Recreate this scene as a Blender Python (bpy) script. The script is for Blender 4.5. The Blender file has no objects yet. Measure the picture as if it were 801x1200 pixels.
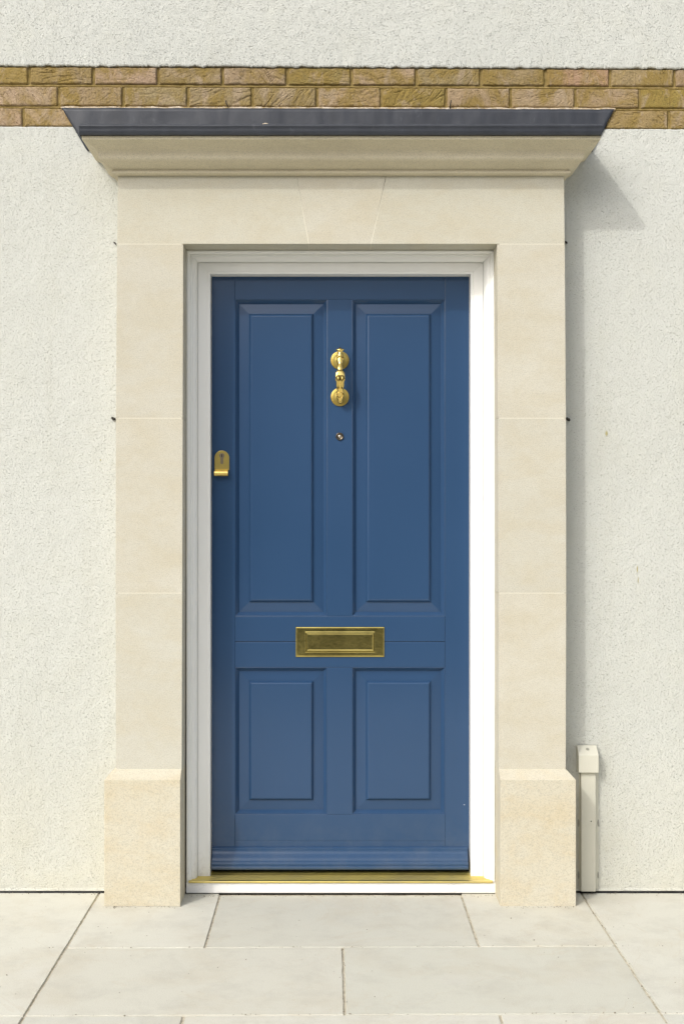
import bpy, bmesh, math, random
from mathutils import Vector, noise
random.seed(11)
R = math.radians
scene = bpy.context.scene
col = scene.collection

# ------------------------------------------------------------------ measuring: metres from the surveyed photograph
D, S, F = 4.36, 344.0, 1500.0           # camera to wall, pixels per metre on the wall plane, focal length in px
CX, CY = 387.0, 604.0
H = 442.0 / S                           # camera height
def X(px, d=0.0): return (px - CX) * (1 - d / D) / S
def Z(py, d=0.0): return H - (py - CY) * (1 - d / D) / S
def V(x, d, z): return Vector((x, -d, z))   # d = distance in front of the wall face

# ------------------------------------------------------------------ camera
cam = bpy.data.cameras.new('camera'); co = bpy.data.objects.new('camera', cam); col.objects.link(co)
scene.camera = co
co.location = (0, -D, H); co.rotation_euler = (R(90), 0, 0)
cam.sensor_fit = 'VERTICAL'; cam.sensor_height = 36; cam.lens = F / 1200 * 36
cam.shift_x = (400.5 - CX) / 1200; cam.shift_y = (CY - 600.0) / 1200
cam.clip_start = 0.05; cam.clip_end = 3000

# ------------------------------------------------------------------ sky, sun, exposure
TX, TY = 0.745, 0.93                     # the sun's shadow travels right and down by this much per metre of depth
elev = math.atan2(TY, math.hypot(1, TX)); az = math.atan2(-TX, -1)
w = bpy.data.worlds.new('World'); scene.world = w; w.use_nodes = True
nt = w.node_tree; nt.nodes.clear()
sky = nt.nodes.new('ShaderNodeTexSky'); sky.sky_type = 'NISHITA'; sky.sun_disc = False
sky.sun_elevation = elev; sky.sun_rotation = az % (2 * math.pi)
sky.air_density = 0.8; sky.dust_density = 3.5; sky.ozone_density = 0.6
bg = nt.nodes.new('ShaderNodeBackground'); bg.inputs['Strength'].default_value = 0.15
wo = nt.nodes.new('ShaderNodeOutputWorld')
hz = nt.nodes.new('ShaderNodeHueSaturation'); hz.inputs['Saturation'].default_value = .45    # thin high haze greys the blue
nt.links.new(sky.outputs[0], hz.inputs['Color']); nt.links.new(hz.outputs[0], bg.inputs[0]); nt.links.new(bg.outputs[0], wo.inputs[0])
sl = bpy.data.lights.new('sun', 'SUN'); sl.energy = 0.76; sl.angle = R(1.3); sl.color = (1, 0.99, 0.94)
so = bpy.data.objects.new('sun', sl); col.objects.link(so); so.location = (-3, -6, 6)
so.rotation_euler = Vector((TX, 1, -TY)).to_track_quat('-Z', 'Y').to_euler()
scene.view_settings.view_transform = 'Standard'; scene.view_settings.look = 'None'
scene.view_settings.gamma = 1; scene.view_settings.exposure = 0.56

# ------------------------------------------------------------------ materials
def mat(name, base, rough=0.7, metal=0.0, spec=0.5):
    m = bpy.data.materials.new(name); m.use_nodes = True
    b = m.node_tree.nodes['Principled BSDF']
    b.inputs['Base Color'].default_value = (*base, 1); b.inputs['Roughness'].default_value = rough
    b.inputs['Metallic'].default_value = metal; b.inputs['Specular IOR Level'].default_value = spec
    m.diffuse_color = (*base, 1)
    return m
class G:
    """small helper for node graphs"""
    def __init__(s, m):
        s.t = m.node_tree; s.b = s.t.nodes['Principled BSDF']; s.tc = s.t.nodes.new('ShaderNodeNewGeometry')
        s.pos = s.tc.outputs['Position']
    def n(s, typ, **kw):
        nd = s.t.nodes.new(typ)
        for k, v in kw.items(): setattr(nd, k, v)
        return nd
    def link(s, a, b): s.t.links.new(a, b)
    def scaled(s, v):
        q = s.n('ShaderNodeMapping'); q.inputs['Scale'].default_value = v; s.link(s.pos, q.inputs['Vector']); return q.outputs[0]
    def noise(s, scale, detail=3, rough=0.55, vec=None, dist=0.0):
        q = s.n('ShaderNodeTexNoise'); q.inputs['Scale'].default_value = scale; q.inputs['Detail'].default_value = detail
        q.inputs['Roughness'].default_value = rough; q.inputs['Distortion'].default_value = dist
        s.link(vec or s.pos, q.inputs['Vector']); return q.outputs['Fac']
    def vor(s, scale, vec=None, feature='F1', out='Distance'):
        q = s.n('ShaderNodeTexVoronoi'); q.feature = feature; q.inputs['Scale'].default_value = scale
        s.link(vec or s.pos, q.inputs['Vector']); return q.outputs[out]
    def ramp(s, fac, stops):
        q = s.n('ShaderNodeValToRGB'); e = q.color_ramp.elements
        while len(e) < len(stops): e.new(0.5)
        for i, (p, c) in enumerate(stops):
            e[i].position = p; e[i].color = (*c, 1) if not isinstance(c, (int, float)) else (c, c, c, 1)
        s.link(fac, q.inputs[0]); return q.outputs[0]
    def math(s, op, a, b=None, c=None):
        q = s.n('ShaderNodeMath', operation=op)
        for i, v in enumerate((a, b, c)):
            if v is None: continue
            if isinstance(v, (int, float)): q.inputs[i].default_value = v
            else: s.link(v, q.inputs[i])
        return q.outputs[0]
    def mix(s, fac, a, b, blend='MIX'):
        q = s.n('ShaderNodeMix', data_type='RGBA', blend_type=blend)
        for i, v in ((0, fac), (6, a), (7, b)):
            if isinstance(v, (int, float)): q.inputs[i].default_value = v
            elif isinstance(v, tuple): q.inputs[i].default_value = (*v, 1)
            else: s.link(v, q.inputs[i])
        return q.outputs[2]
    def bump(s, h, dist, strength=1.0, normal=None):
        q = s.n('ShaderNodeBump'); q.inputs['Distance'].default_value = dist; q.inputs['Strength'].default_value = strength
        s.link(h, q.inputs['Height'])
        if normal is not None: s.link(normal, q.inputs['Normal'])
        return q.outputs[0]
    def attr(s, name='tint'):
        q = s.n('ShaderNodeAttribute'); q.attribute_name = name; return q.outputs['Color']
    def xyz(s):
        q = s.n('ShaderNodeSeparateXYZ'); s.link(s.pos, q.inputs[0]); return q.outputs
    def spot(s, cx, cz, rx, rz):
        """1 inside a small ellipse on the wall"""
        o = s.xyz(); a = s.math('DIVIDE', s.math('SUBTRACT', o[0], cx), rx); b = s.math('DIVIDE', s.math('SUBTRACT', o[2], cz), rz)
        r = s.math('ADD', s.math('MULTIPLY', a, a), s.math('MULTIPLY', b, b))
        return s.math('MULTIPLY', s.math('SUBTRACT', 1.0, s.math('MINIMUM', r, 1.0)), 1.0)
    def color(s, c): s.link(c, s.b.inputs['Base Color'])
    def rough(s, c): s.link(c, s.b.inputs['Roughness'])
    def normal(s, c): s.link(c, s.b.inputs['Normal'])

# painted render: trowelled texture with little pits and drags
m_render = mat('painted_render', (.66, .66, .61), .85, spec=.2); g = G(m_render)
big = g.noise(1.1, 3, .5); mid = g.noise(7, 4, .6)
c = g.mix(g.ramp(big, [(.3, 0), (.7, 1)]), (.572, .580, .528), (.598, .607, .560))
c = g.mix(g.math('MULTIPLY', g.ramp(mid, [(.5, 0), (.75, 1)]), .25), c, (.57, .565, .475))
warp = g.n('ShaderNodeMapping'); warp.inputs['Rotation'].default_value = (0, R(-40), 0); warp.inputs['Scale'].default_value = (1, 1, 1.7)
g.link(g.pos, warp.inputs['Vector'])
pit = g.noise(150, 1.5, .5, warp.outputs[0])
pitm = g.ramp(pit, [(.30, 0), (.37, 1)])
h = g.math('ADD', g.math('MULTIPLY', pitm, .62), g.math('MULTIPLY', g.noise(185, 2, .6), .75))
h = g.math('ADD', h, g.math('MULTIPLY', g.noise(30, 2, .5), .9))
h = g.math('ADD', h, g.math('MULTIPLY', g.noise(5, 3, .5), 2.0))
c = g.mix(g.math('MULTIPLY', g.math('SUBTRACT', 1.0, pitm), .16), c, (.42, .41, .33))
low_cream = g.math('MULTIPLY', g.ramp(g.xyz()[2], [(.0, 1), (.55, 0)]), g.ramp(g.noise(5, 5, .65), [(.30, .25), (.65, .75)]))  # patchy creamier tone, strongest at the ground and fading upwards
c = g.mix(low_cream, c, (.60, .58, .475))
runs = g.math('MULTIPLY', g.ramp(g.noise(9, 4, .6, g.scaled((1, 1, .12))), [(.56, 0), (.74, 1)]), .22)
c = g.mix(runs, c, (.50, .49, .41))
for (px, py, rx, ry) in ((746, 667, 1.1, 5), (747, 680, .7, 5), (710, 508, 2.0, 4), (118, 539, 1.2, 1.2)):
    c = g.mix(g.math('MULTIPLY', g.spot(X(px), Z(py), rx / S, ry / S), .9), c, (.36, .31, .10))
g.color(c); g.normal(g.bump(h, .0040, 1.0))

# limestone: pale cream, fine pores, faint beds, warmer stains in patches
def stone(name, a, b, stain, amount, scale=2.2):
    m = mat(name, a, .82, spec=.25); g = G(m)
    bed = g.noise(scale, 5, .6, g.scaled((1, 1, 3.2)))
    c = g.mix(g.ramp(bed, [(.3, 0), (.7, 1)]), a, b)
    c = g.mix(1.0, c, g.attr(), 'MULTIPLY')
    st = g.ramp(g.noise(5.5, 8, .68, g.scaled((1, 1, 2.0)), .35), [(.44, 0), (.66, 1)])
    c = g.mix(g.math('MULTIPLY', st, amount), c, stain)
    grain = g.noise(330, 2, .7)
    c = g.mix(g.ramp(grain, [(.36, .55), (.49, 0)]), c, tuple(v * .58 for v in a))
    c = g.mix(g.ramp(grain, [(.55, 0), (.72, .35)]), c, tuple(min(1, v * 1.18) for v in a))
    pores = g.ramp(g.vor(110), [(.0, 1), (.10, 0)])
    sel = g.ramp(g.noise(24, 2, .5), [(.5, 0), (.62, 1)])
    c = g.mix(g.math('MULTIPLY', g.math('MULTIPLY', pores, sel), .55), c, tuple(v * .45 for v in a))
    mott = g.noise(48, 4, .7)
    c = g.mix(g.ramp(mott, [(.34, .16), (.52, 0)]), c, tuple(v * .85 for v in stain))
    c = g.mix(g.ramp(mott, [(.55, 0), (.74, .14)]), c, tuple(v * 1.10 for v in b))
    drag = g.ramp(g.noise(26, 3, .6, g.scaled((1, 1, 5))), [(.63, 0), (.74, 1)])
    c = g.mix(g.math('MULTIPLY', drag, .22), c, tuple(v * .6 for v in a))
    g.color(c)
    h = g.math('SUBTRACT', g.math('MULTIPLY', grain, .5), g.math('MULTIPLY', pores, .5))
    g.normal(g.bump(h, .0012, .55)); return m
m_stone = stone('cream_limestone', (.545, .520, .430), (.585, .565, .480), (.53, .475, .345), .55)
m_plinth = stone('plinth_limestone', (.590, .545, .420), (.612, .578, .470), (.575, .49, .33), .75, 1.7)
m_pointing = mat('pale_pointing', (.69, .66, .555), .9, spec=.1)

# london stock brick and its mortar
m_brick = mat('stock_brick', (.36, .25, .12), .92, spec=.15); g = G(m_brick)
c = g.attr()
c = g.mix(g.ramp(g.noise(11, 4, .65, g.scaled((1, 1, .6)), .8), [(.42, 0), (.60, .85)]), c, (.29, .205, .060))
c = g.mix(g.ramp(g.noise(14, 4, .65, g.scaled((1.2, 1, .7)), .8), [(.52, 0), (.64, .75)]), c, (.42, .325, .22))
c = g.mix(g.ramp(g.noise(140, 3, .7), [(.30, .75), (.46, 0)]), c, (.13, .088, .038))
c = g.mix(g.ramp(g.noise(40, 3, .7, g.scaled((1, 1, 3)), 1.2), [(.30, .6), (.40, 0)]), c, (.10, .08, .045))
g.color(c); g.normal(g.bump(g.noise(190, 4, .75), .0045, .9))
m_mortar = mat('yellow_mortar', (.30, .205, .065), .95, spec=.1); g = G(m_mortar)
g.color(g.mix(g.ramp(g.noise(60, 4, .7), [(.35, 0), (.65, 1)]), (.20, .145, .045), (.33, .245, .10)))
g.normal(g.bump(g.noise(190, 3, .7), .003, .8))
m_fillet = mat('splashed_mortar', (.55, .45, .32), .95, spec=.1); g = G(m_fillet)
g.color(g.mix(g.ramp(g.noise(50, 4, .7), [(.35, 0), (.62, 1)]), (.36, .27, .13), (.66, .57, .45)))
g.normal(g.bump(g.noise(150, 3, .7), .004, .9))

# sheet lead
m_lead = mat('sheet_lead', (.055, .060, .078), .5, .0, .6); g = G(m_lead)
c = g.mix(g.ramp(g.noise(6, 4, .6, g.scaled((2.2, 1, .5)), .5), [(.35, 0), (.72, 1)]), (.022, .026, .035), (.036, .041, .053))
c = g.mix(g.ramp(g.noise(45, 4, .65, g.scaled((1, 1, .35)), .7), [(.64, 0), (.80, .25)]), c, (.20, .21, .23))
g.color(c); g.rough(g.ramp(g.noise(9, 4, .6), [(.3, .42), (.7, .6)]))
g.normal(g.bump(g.noise(14, 3, .5, g.scaled((1, 1, .8))), .005, .4))

# paints
m_blue = mat('blue_door_paint', (.032, .075, .155), .20, 0, .5); g = G(m_blue)
c = g.mix(g.noise(2.2, 2, .5), (.024, .062, .136), (.032, .074, .158))
c = g.mix(g.math('MULTIPLY', g.ramp(g.xyz()[2], [(.04, 1), (.30, 0)]), g.ramp(g.noise(11, 6, .7), [(.42, 0), (.75, .22)])), c, (.16, .17, .17))
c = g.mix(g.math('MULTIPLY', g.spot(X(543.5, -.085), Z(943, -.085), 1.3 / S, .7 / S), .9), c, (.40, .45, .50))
g.color(c); brush = g.noise(9, 3, .5, g.scaled((26, 1, 1)))
g.normal(g.bump(brush, .0008, .25))
m_white = mat('white_frame_paint', (.89, .89, .86), .32, 0, .5); g = G(m_white)
c = g.mix(g.ramp(g.noise(7, 5, .65, g.scaled((1, 1, .5))), [(.45, 0), (.75, .35)]), (.90, .90, .87), (.84, .83, .78))
lo = g.ramp(g.xyz()[2], [(.0, 1), (.16, 0)])
c = g.mix(g.math('MULTIPLY', lo, g.ramp(g.noise(60, 4, .7), [(.5, 0), (.7, .5)])), c, (.45, .42, .34))
g.color(c); g.normal(g.bump(g.noise(120, 2, .5), .0005, .2))
m_sill = mat('white_sill_paint', (.84, .84, .82), .4); g = G(m_sill)
c = g.mix(g.ramp(g.noise(20, 5, .7, g.scaled((1, 1, 6)), .5), [(.56, 0), (.72, .45)]), (.86, .86, .84), (.50, .49, .44))
g.color(c)
m_cream = mat('cream_plastic', (.60, .59, .49), .5); g = G(m_cream)
g.color(g.mix(g.ramp(g.noise(25, 5, .7), [(.55, 0), (.75, .3)]), (.63, .615, .515), (.45, .42, .31)))

def brass(name, base, rough, tarnish, tint=(.16, .11, .03)):
    m = mat(name, base, rough, 1.0); g = G(m)
    n = g.noise(7, 3, .5, None, .6)
    g.color(g.mix(g.ramp(n, [(.42, 0), (.70, tarnish)]), base, tint))
    g.rough(g.ramp(g.noise(70, 4, .7), [(.3, rough), (.7, rough + .08)]))
    g.normal(g.bump(g.noise(90, 2, .5), .0006, .25)); return m
m_brass = brass('polished_brass', (.83, .62, .20), .12, .25)
m_brass_dull = brass('tarnished_brass', (.66, .55, .185), .13, .42)
m_brass_brushed = brass('brushed_brass', (.60, .47, .14), .30, .3)
m_tread = brass('threshold_brass', (.86, .70, .22), .38, .4, (.50, .42, .25))
m_steel = mat('grey_cylinder_metal', (.30, .25, .18), .35, 1.0)
m_black = mat('black_gap', (.010, .010, .010), .9, spec=.1)
m_darkrubber = mat('black_seal', (.015, .015, .016), .6)
m_glass = mat('spyhole_glass', (.25, .22, .17), .08, .3)
m_rust = mat('dark_fixing_metal', (.035, .030, .022), .7)

# paving: sawn sandstone with faint stains, a tint per slab
m_slab = mat('sandstone_slab', (.6, .58, .52), .8, spec=.25); g = G(m_slab)
c = g.mix(1.0, (.620, .608, .536), g.attr(), 'MULTIPLY')
c = g.mix(g.ramp(g.noise(3.4, 6, .68, None, .3), [(.48, 0), (.74, .5)]), c, (.52, .465, .355))
c = g.mix(g.ramp(g.noise(7.3, 7, .72, None, .2), [(.48, 0), (.72, .42)]), c, (.44, .42, .36))
c = g.mix(g.ramp(g.noise(3.2, 4, .6), [(.58, 0), (.74, .3)]), c, (.68, .67, .62))
band = g.noise(1.7, 3, .5, None, 2.5)
c = g.mix(g.ramp(g.math('ABSOLUTE', g.math('SUBTRACT', band, .52)), [(.0, .16), (.008, 0)]), c, (.50, .41, .28))
c = g.mix(g.ramp(g.noise(260, 3, .7), [(.32, .30), (.45, 0)]), c, (.33, .31, .26))
specks = g.math('MULTIPLY', g.ramp(g.vor(19), [(.0, 1), (.07, 0)]), g.ramp(g.noise(9, 2, .5), [(.5, 0), (.55, 1)]))
c = g.mix(g.math('MULTIPLY', specks, .6), c, (.22, .19, .14))
g.color(c); g.normal(g.bump(g.math('ADD', g.noise(220, 3, .7), g.math('MULTIPLY', g.noise(12, 3, .5), 2.0)), .0014, .6))
m_grout = mat('joint_sand', (.40, .36, .27), .95, spec=.1); g = G(m_grout)
c = g.mix(g.ramp(g.noise(38, 4, .7), [(.38, 0), (.60, 1)]), (.46, .41, .31), (.66, .61, .50))
c = g.mix(g.ramp(g.noise(7, 4, .7), [(.62, 0), (.70, .6)]), c, (.12, .105, .08))
g.color(c); g.normal(g.bump(g.noise(200, 3, .7), .003, .8))
m_road = mat('asphalt', (.055, .055, .056), .9); g = G(m_road)
g.color(g.mix(g.noise(120, 4, .7), (.04, .04, .04), (.075, .074, .072))); g.normal(g.bump(g.noise(160, 3, .7), .004, .7))
m_kerb = mat('kerb_concrete', (.38, .37, .34), .9)

# ------------------------------------------------------------------ object helpers
def props(o, label=None, cat=None, group=None, kind=None):
    if label: o['label'] = label
    if cat: o['category'] = cat
    if group: o['group'] = group
    if kind: o['kind'] = kind
    return o
def thing(name, label, cat, loc):
    o = bpy.data.objects.new(name, None); col.objects.link(o); o.location = loc; o.empty_display_size = .1
    return props(o, label, cat)
def base_of(o):
    v = Vector((0, 0, 0))
    while o: v += o.location; o = o.parent
    return v
def obj(name, bm, m, parent=None, bevel=0, seg=2, smooth=False, label=None, tint=None, loc=None):
    bmesh.ops.recalc_face_normals(bm, faces=bm.faces)
    b = base_of(parent) if parent else Vector((0, 0, 0))
    if loc is not None: off = Vector(loc)
    else: off = b
    bmesh.ops.translate(bm, verts=bm.verts, vec=-off)
    me = bpy.data.meshes.new(name); bm.to_mesh(me); bm.free()
    me.materials.append(m)
    if smooth:
        for p in me.polygons: p.use_smooth = True
    if tint is not None or 'tint' not in me.attributes:
        a = me.color_attributes.get('tint') or me.color_attributes.new('tint', 'FLOAT_COLOR', 'POINT')
        t = tint or (1, 1, 1)
        for d_ in a.data: d_.color = (*t, 1)
    o = bpy.data.objects.new(name, me); col.objects.link(o)
    if parent: o.parent = parent
    o.location = off - b
    if bevel:
        q = o.modifiers.new('edge', 'BEVEL'); q.width = bevel; q.segments = seg; q.limit_method = 'ANGLE'; q.angle_limit = R(35)
    if smooth == 'auto': pass
    if label: o['label'] = label
    return o
def BM(): return bmesh.new()
def prism(bm, front, back):
    """closed solid between two equal-length loops"""
    a = [bm.verts.new(p) for p in front]; b = [bm.verts.new(p) for p in back]
    bm.faces.new(a); bm.faces.new(b[::-1])
    n = len(a)
    for i in range(n): bm.faces.new((a[i], b[i], b[(i + 1) % n], a[(i + 1) % n]))
    return a + b
def box(bm, x0, x1, z0, z1, d0, d1):
    return prism(bm, [V(x0, d1, z0), V(x1, d1, z0), V(x1, d1, z1), V(x0, d1, z1)],
                 [V(x0, d0, z0), V(x1, d0, z0), V(x1, d0, z1), V(x0, d0, z1)])
def extrude_x(bm, prof, x0, x1, taper=None):
    """prof: list of (d, z)"""
    prism(bm, [V(x0, d, z) for d, z in prof], [V(x1, d, z) for d, z in prof])
def lathe(bm, cx, cz, prof, n=40, axis='d'):
    """prof: (radius, d) rings about an axis that points out of the wall"""
    rings = []
    for r, d in prof:
        if r < 1e-6: rings.append([bm.verts.new(V(cx, d, cz))])
        else: rings.append([bm.verts.new(V(cx + r * math.cos(2 * math.pi * i / n), d, cz + r * math.sin(2 * math.pi * i / n))) for i in range(n)])
    for a, b in zip(rings, rings[1:]):
        if len(a) == 1 and len(b) == 1: continue
        for i in range(n):
            j = (i + 1) % n
            if len(a) == 1: bm.faces.new((a[0], b[i], b[j]))
            elif len(b) == 1: bm.faces.new((a[i], a[j], b[0]))
            else: bm.faces.new((a[i], a[j], b[j], b[i]))
def loft(bm, secs, n=28, cap=True):
    """secs: (centre d, centre z, cx, half width, half depth, power) cross-sections lying level, stacked along z"""
    rings = []
    for cd, cz, cx, hw, hd, pw in secs:
        r = []
        for i in range(n):
            t = 2 * math.pi * i / n; c_, s_ = math.cos(t), math.sin(t)
            r.append(bm.verts.new(V(cx + hw * math.copysign(abs(c_) ** pw, c_), cd + hd * math.copysign(abs(s_) ** pw, s_), cz)))
        rings.append(r)
    for a, b in zip(rings, rings[1:]):
        for i in range(n):
            j = (i + 1) % n; bm.faces.new((a[i], a[j], b[j], b[i]))
    if cap: bm.faces.new(rings[0]); bm.faces.new(rings[-1][::-1])

# ------------------------------------------------------------------ ground, road, pavement
bm = BM()
z = -.13
vs = [bm.verts.new((x, y, z)) for x, y in ((-600, -600), (600, -600), (600, 300), (-600, 300))]; bm.faces.new(vs)
props(obj('road', bm, m_road), kind='structure')
bm = BM(); box(bm, -40, 40, -.30, -.0048, -.30, 4.6)
props(obj('pavement_bed', bm, m_grout), kind='structure')
bm = BM()
for i in range(-22, 22):
    box(bm, i * .915 + .004, (i + 1) * .915 - .004, -.13, 0, 4.605, 4.735)
props(obj('kerb', bm, m_kerb, bevel=.012), kind='structure')

bm = BM(); tl = bm.verts.layers.float_color.new('tint')
def dz(d, x): return d - .010 * x if d > .1 else d          # the courses run very slightly out of square
def slab(x0, x1, d0, d1, tint, g=.0036):
    """one slab with softened arrises, laid with a slightly uneven joint"""
    j = lambda: random.uniform(-.0008, .0008)
    def ring(ins, zz):
        pts = []
        n = max(2, int((x1 - x0) / .06))
        e = random.random
        for k in range(n): pts.append((x0 + g + ins + (x1 - x0 - 2 * (g + ins)) * k / n, d0 + g + ins))
        pts += [(x1 - g - ins, d0 + g + ins + (d1 - d0 - 2 * (g + ins)) * k / n) for k in range(n)]
        pts += [(x1 - g - ins - (x1 - x0 - 2 * (g + ins)) * k / n, d1 - g - ins) for k in range(n)]
        pts += [(x0 + g + ins, d1 - g - ins - (d1 - d0 - 2 * (g + ins)) * k / n) for k in range(n)]
        return [bm.verts.new(V(x + .0018 * noise.noise(Vector((x * 30, d * 30, 1))), dz(d, x) + .0018 * noise.noise(Vector((x * 30, d * 30, 5))), zz)) for x, d in pts]
    lift = random.uniform(-.0008, .0008)
    r0 = ring(0, -.03); r1 = ring(0, -.003 + lift); r2 = ring(.0010, lift)
    n = len(r0)
    for a, b in ((r0, r1), (r1, r2)):
        for i in range(n): bm.faces.new((a[i], a[(i + 1) % n], b[(i + 1) % n], b[i]))
    bm.faces.new(r2)
    for v in r0 + r1 + r2: v[tl] = (*tint, 1)
def tn(a=.96, b=1.05):
    q = random.uniform(a, b); w_ = random.uniform(-.012, .012); return (q + w_, q, q - w_)
d1_, d2_ = .551, 1.066
slab(-.785, -.373, .001, d1_, (1.03, 1.03, 1.02)); slab(-.373, .442, .034, d1_, (.94, .94, .92)); slab(.442, .851, .001, d1_, (1.02, 1.015, .99))
slab(-.785, .037, d1_, d2_, (.985, .98, .96)); slab(.037, .851, d1_, d2_, (.955, .96, .94))
slab(-1.60, -.785, .001, d2_, (1.05, 1.05, 1.04)); slab(.851, 1.66, .001, d2_, (1.04, 1.04, 1.03))
cuts = [-1.60, -.785, -.376, .435, .851, 1.66]
for a, b in zip(cuts, cuts[1:]): slab(a, b, d2_, d2_ + .50, tn())
y0 = d2_ + .50; row = 0
while y0 < 4.55:
    y1 = min(y0 + .53, 4.60); off = (-.41, 0, -.22)[row % 3]; x = -6.0 + off
    while x < 6.0:
        wd = random.choice((.82, .82, .60, .41)); slab(x, x + wd, y0, y1, tn()); x += wd
    y0 = y1; row += 1
for side in (-1, 1):
    y0 = .012; 
    for (a, b) in ((.012, .55), (.55, 1.07), (1.07, 1.566)):
        x = 1.60 if side < 0 else 1.66
        while x < 6.4:
            wd = random.choice((.82, .60, .41, .82))
            if side < 0: slab(-x - wd, -x, a, b, tn())
            else: slab(x, x + wd, a, b, tn())
            x += wd
props(obj('pavement', bm, m_slab), kind='structure')

# ------------------------------------------------------------------ across the street (the brass and the gloss paint mirror it)
m_obrick = mat('opposite_brick', (.22, .14, .09), .9); g = G(m_obrick)
g.color(g.mix(g.noise(6, 5, .7), (.17, .10, .06), (.27, .18, .11)))
m_otile = mat('roof_tile', (.09, .065, .055), .85); m_opane = mat('window_glass', (.03, .035, .04), .08)
m_hedge = mat('hedge_leaf', (.045, .075, .025), .8); g = G(m_hedge)
g.color(g.mix(g.noise(40, 3, .7), (.025, .05, .014), (.075, .115, .04)))
for hx in (-16.5, -5.5, 5.5, 16.5):
    hs = thing('terraced_house', 'brown brick house across the street with a tiled roof', 'house', (hx, -26, 0)); hs['group'] = 'houses across the street'
    bm = BM(); box(bm, hx - 5.3, hx + 5.3, -.13, 5.3, 26, 33); obj('wall', bm, m_obrick, hs)
    bm = BM(); y_ = (25.6, 29.5, 33.4)
    prism(bm, [V(hx - 5.5, y_[0], 5.25), V(hx - 5.5, y_[1], 8.2), V(hx - 5.5, y_[2], 5.25)], [V(hx + 5.5, y_[0], 5.25), V(hx + 5.5, y_[1], 8.2), V(hx + 5.5, y_[2], 5.25)])
    obj('roof', bm, m_otile, hs)
    for wx in (-3.2, 0, 3.2):
        for wz in (.9, 3.3):
            bm = BM(); box(bm, hx + wx - .62, hx + wx + .62, wz, wz + 1.3, 25.94, 26.05); f_ = obj('window', bm, m_white, hs)
            bm = BM(); box(bm, hx + wx - .54, hx + wx + .54, wz + .08, wz + 1.22, 25.93, 25.95); obj('pane', bm, m_opane, f_)
bm = BM(); nx_, nz_ = 220, 14; rr_ = []
for j in range(nz_ + 1):
    t = math.pi * j / nz_; r = []
    for i in range(nx_ + 1):
        x = -22 + 44 * i / nx_; k = .14 * noise.noise(Vector((x * 2.2, t * 3, 0))) + .10 * noise.noise(Vector((x * 7, t * 8, 4)))
        r.append(bm.verts.new(V(x, 12.9 - math.cos(t) * (.42 + k) , -.13 + (1.25 + k) * math.sin(t) ** .5)))
    rr_.append(r)
for a, b in zip(rr_, rr_[1:]):
    for i in range(nx_): bm.faces.new((a[i], a[i + 1], b[i + 1], b[i]))
hd = obj('garden_hedge', bm, m_hedge); props(hd, 'clipped dark green hedge along the far side of the street', 'hedge')

# ------------------------------------------------------------------ house wall
WX0, WX1, WTOP, WB = -6.5, 6.5, 5.4, -.32
SL = .0040                                   # the brick band drops very slightly to the right
x_ref = X(0)
def tilt(x): return -(x - x_ref) * SL
house = thing('house_wall', 'cream textured house wall with a three course band of yellow stock brick above the door', 'wall', (0, .1, 0))
z_lo = Z(148.3); z_up = Z(76.8)
HX0, HX1, HZ = -172 / S, 196 / S, H + 314 / S        # door opening
def jag(x, k, amp): return amp * (noise.noise(Vector((x * 38, k, 0))) + .6 * noise.noise(Vector((x * 140, k, 3))) + .4 * noise.noise(Vector((x * 7, k, 9))))
def edge_strip(bm, x0, x1, zf, inner, dface, k, amp, step):
    """a ragged trowelled edge: inner straight line, rough edge, then back towards the brick"""
    n = max(1, int((x1 - x0) / step)); rows = [[], [], [], []]
    for i in range(n + 1):
        x = x0 + (x1 - x0) * i / n; e = zf(x) + jag(x, k, amp); s_ = 1 if inner < zf(x) else -1
        dd = .0012 * noise.noise(Vector((x * 60, k, 20)))
        rows[0].append(bm.verts.new(V(x, dface, inner))); rows[1].append(bm.verts.new(V(x, dface + dd, e - s_ * .004)))
        rows[2].append(bm.verts.new(V(x, dface - .002 + dd, e))); rows[3].append(bm.verts.new(V(x, -.03, e + s_ * .002)))
    for a, b in zip(rows, rows[1:]):
        for i in range(n): bm.faces.new((a[i], a[i + 1], b[i + 1], b[i]))
zb = .0065                                     # the render stops just short of the paving
bm = BM()
inner = z_lo - .06
box(bm, WX0, HX0, zb, inner, WB, 0); box(bm, HX1, WX1, zb, inner, WB, 0); box(bm, HX0, HX1, HZ, inner, WB, 0)
edge_strip(bm, WX0, -1.5, lambda x: z_lo + tilt(x), inner, 0, 1, .0012, .02)
edge_strip(bm, -1.5, 1.5, lambda x: z_lo + tilt(x), inner, 0, 1, .0013, .004)
edge_strip(bm, 1.5, WX1, lambda x: z_lo + tilt(x), inner, 0, 1, .0012, .02)
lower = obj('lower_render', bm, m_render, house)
bm = BM()                                      # bell-mouth bead at the foot of the render
for (a, b) in ((WX0, X(123.5, .0)), (X(668, 0), WX1)):
    prof = [(-.01, .0062), (.0005, .0062), (.0040, .0070), (.0042, .0095), (.0006, .016), (-.01, .016)]
    extrude_x(bm, prof, a, b)
obj('base_bead', bm, m_render, house)
bm = BM(); box(bm, WX0, HX0, -.02, zb, WB, -.006); box(bm, HX1, WX1, -.02, zb, WB, -.006)
obj('damp_course', bm, m_black, house)
bm = BM()                                      # ragged bituminous seal along the foot of the wall
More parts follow.
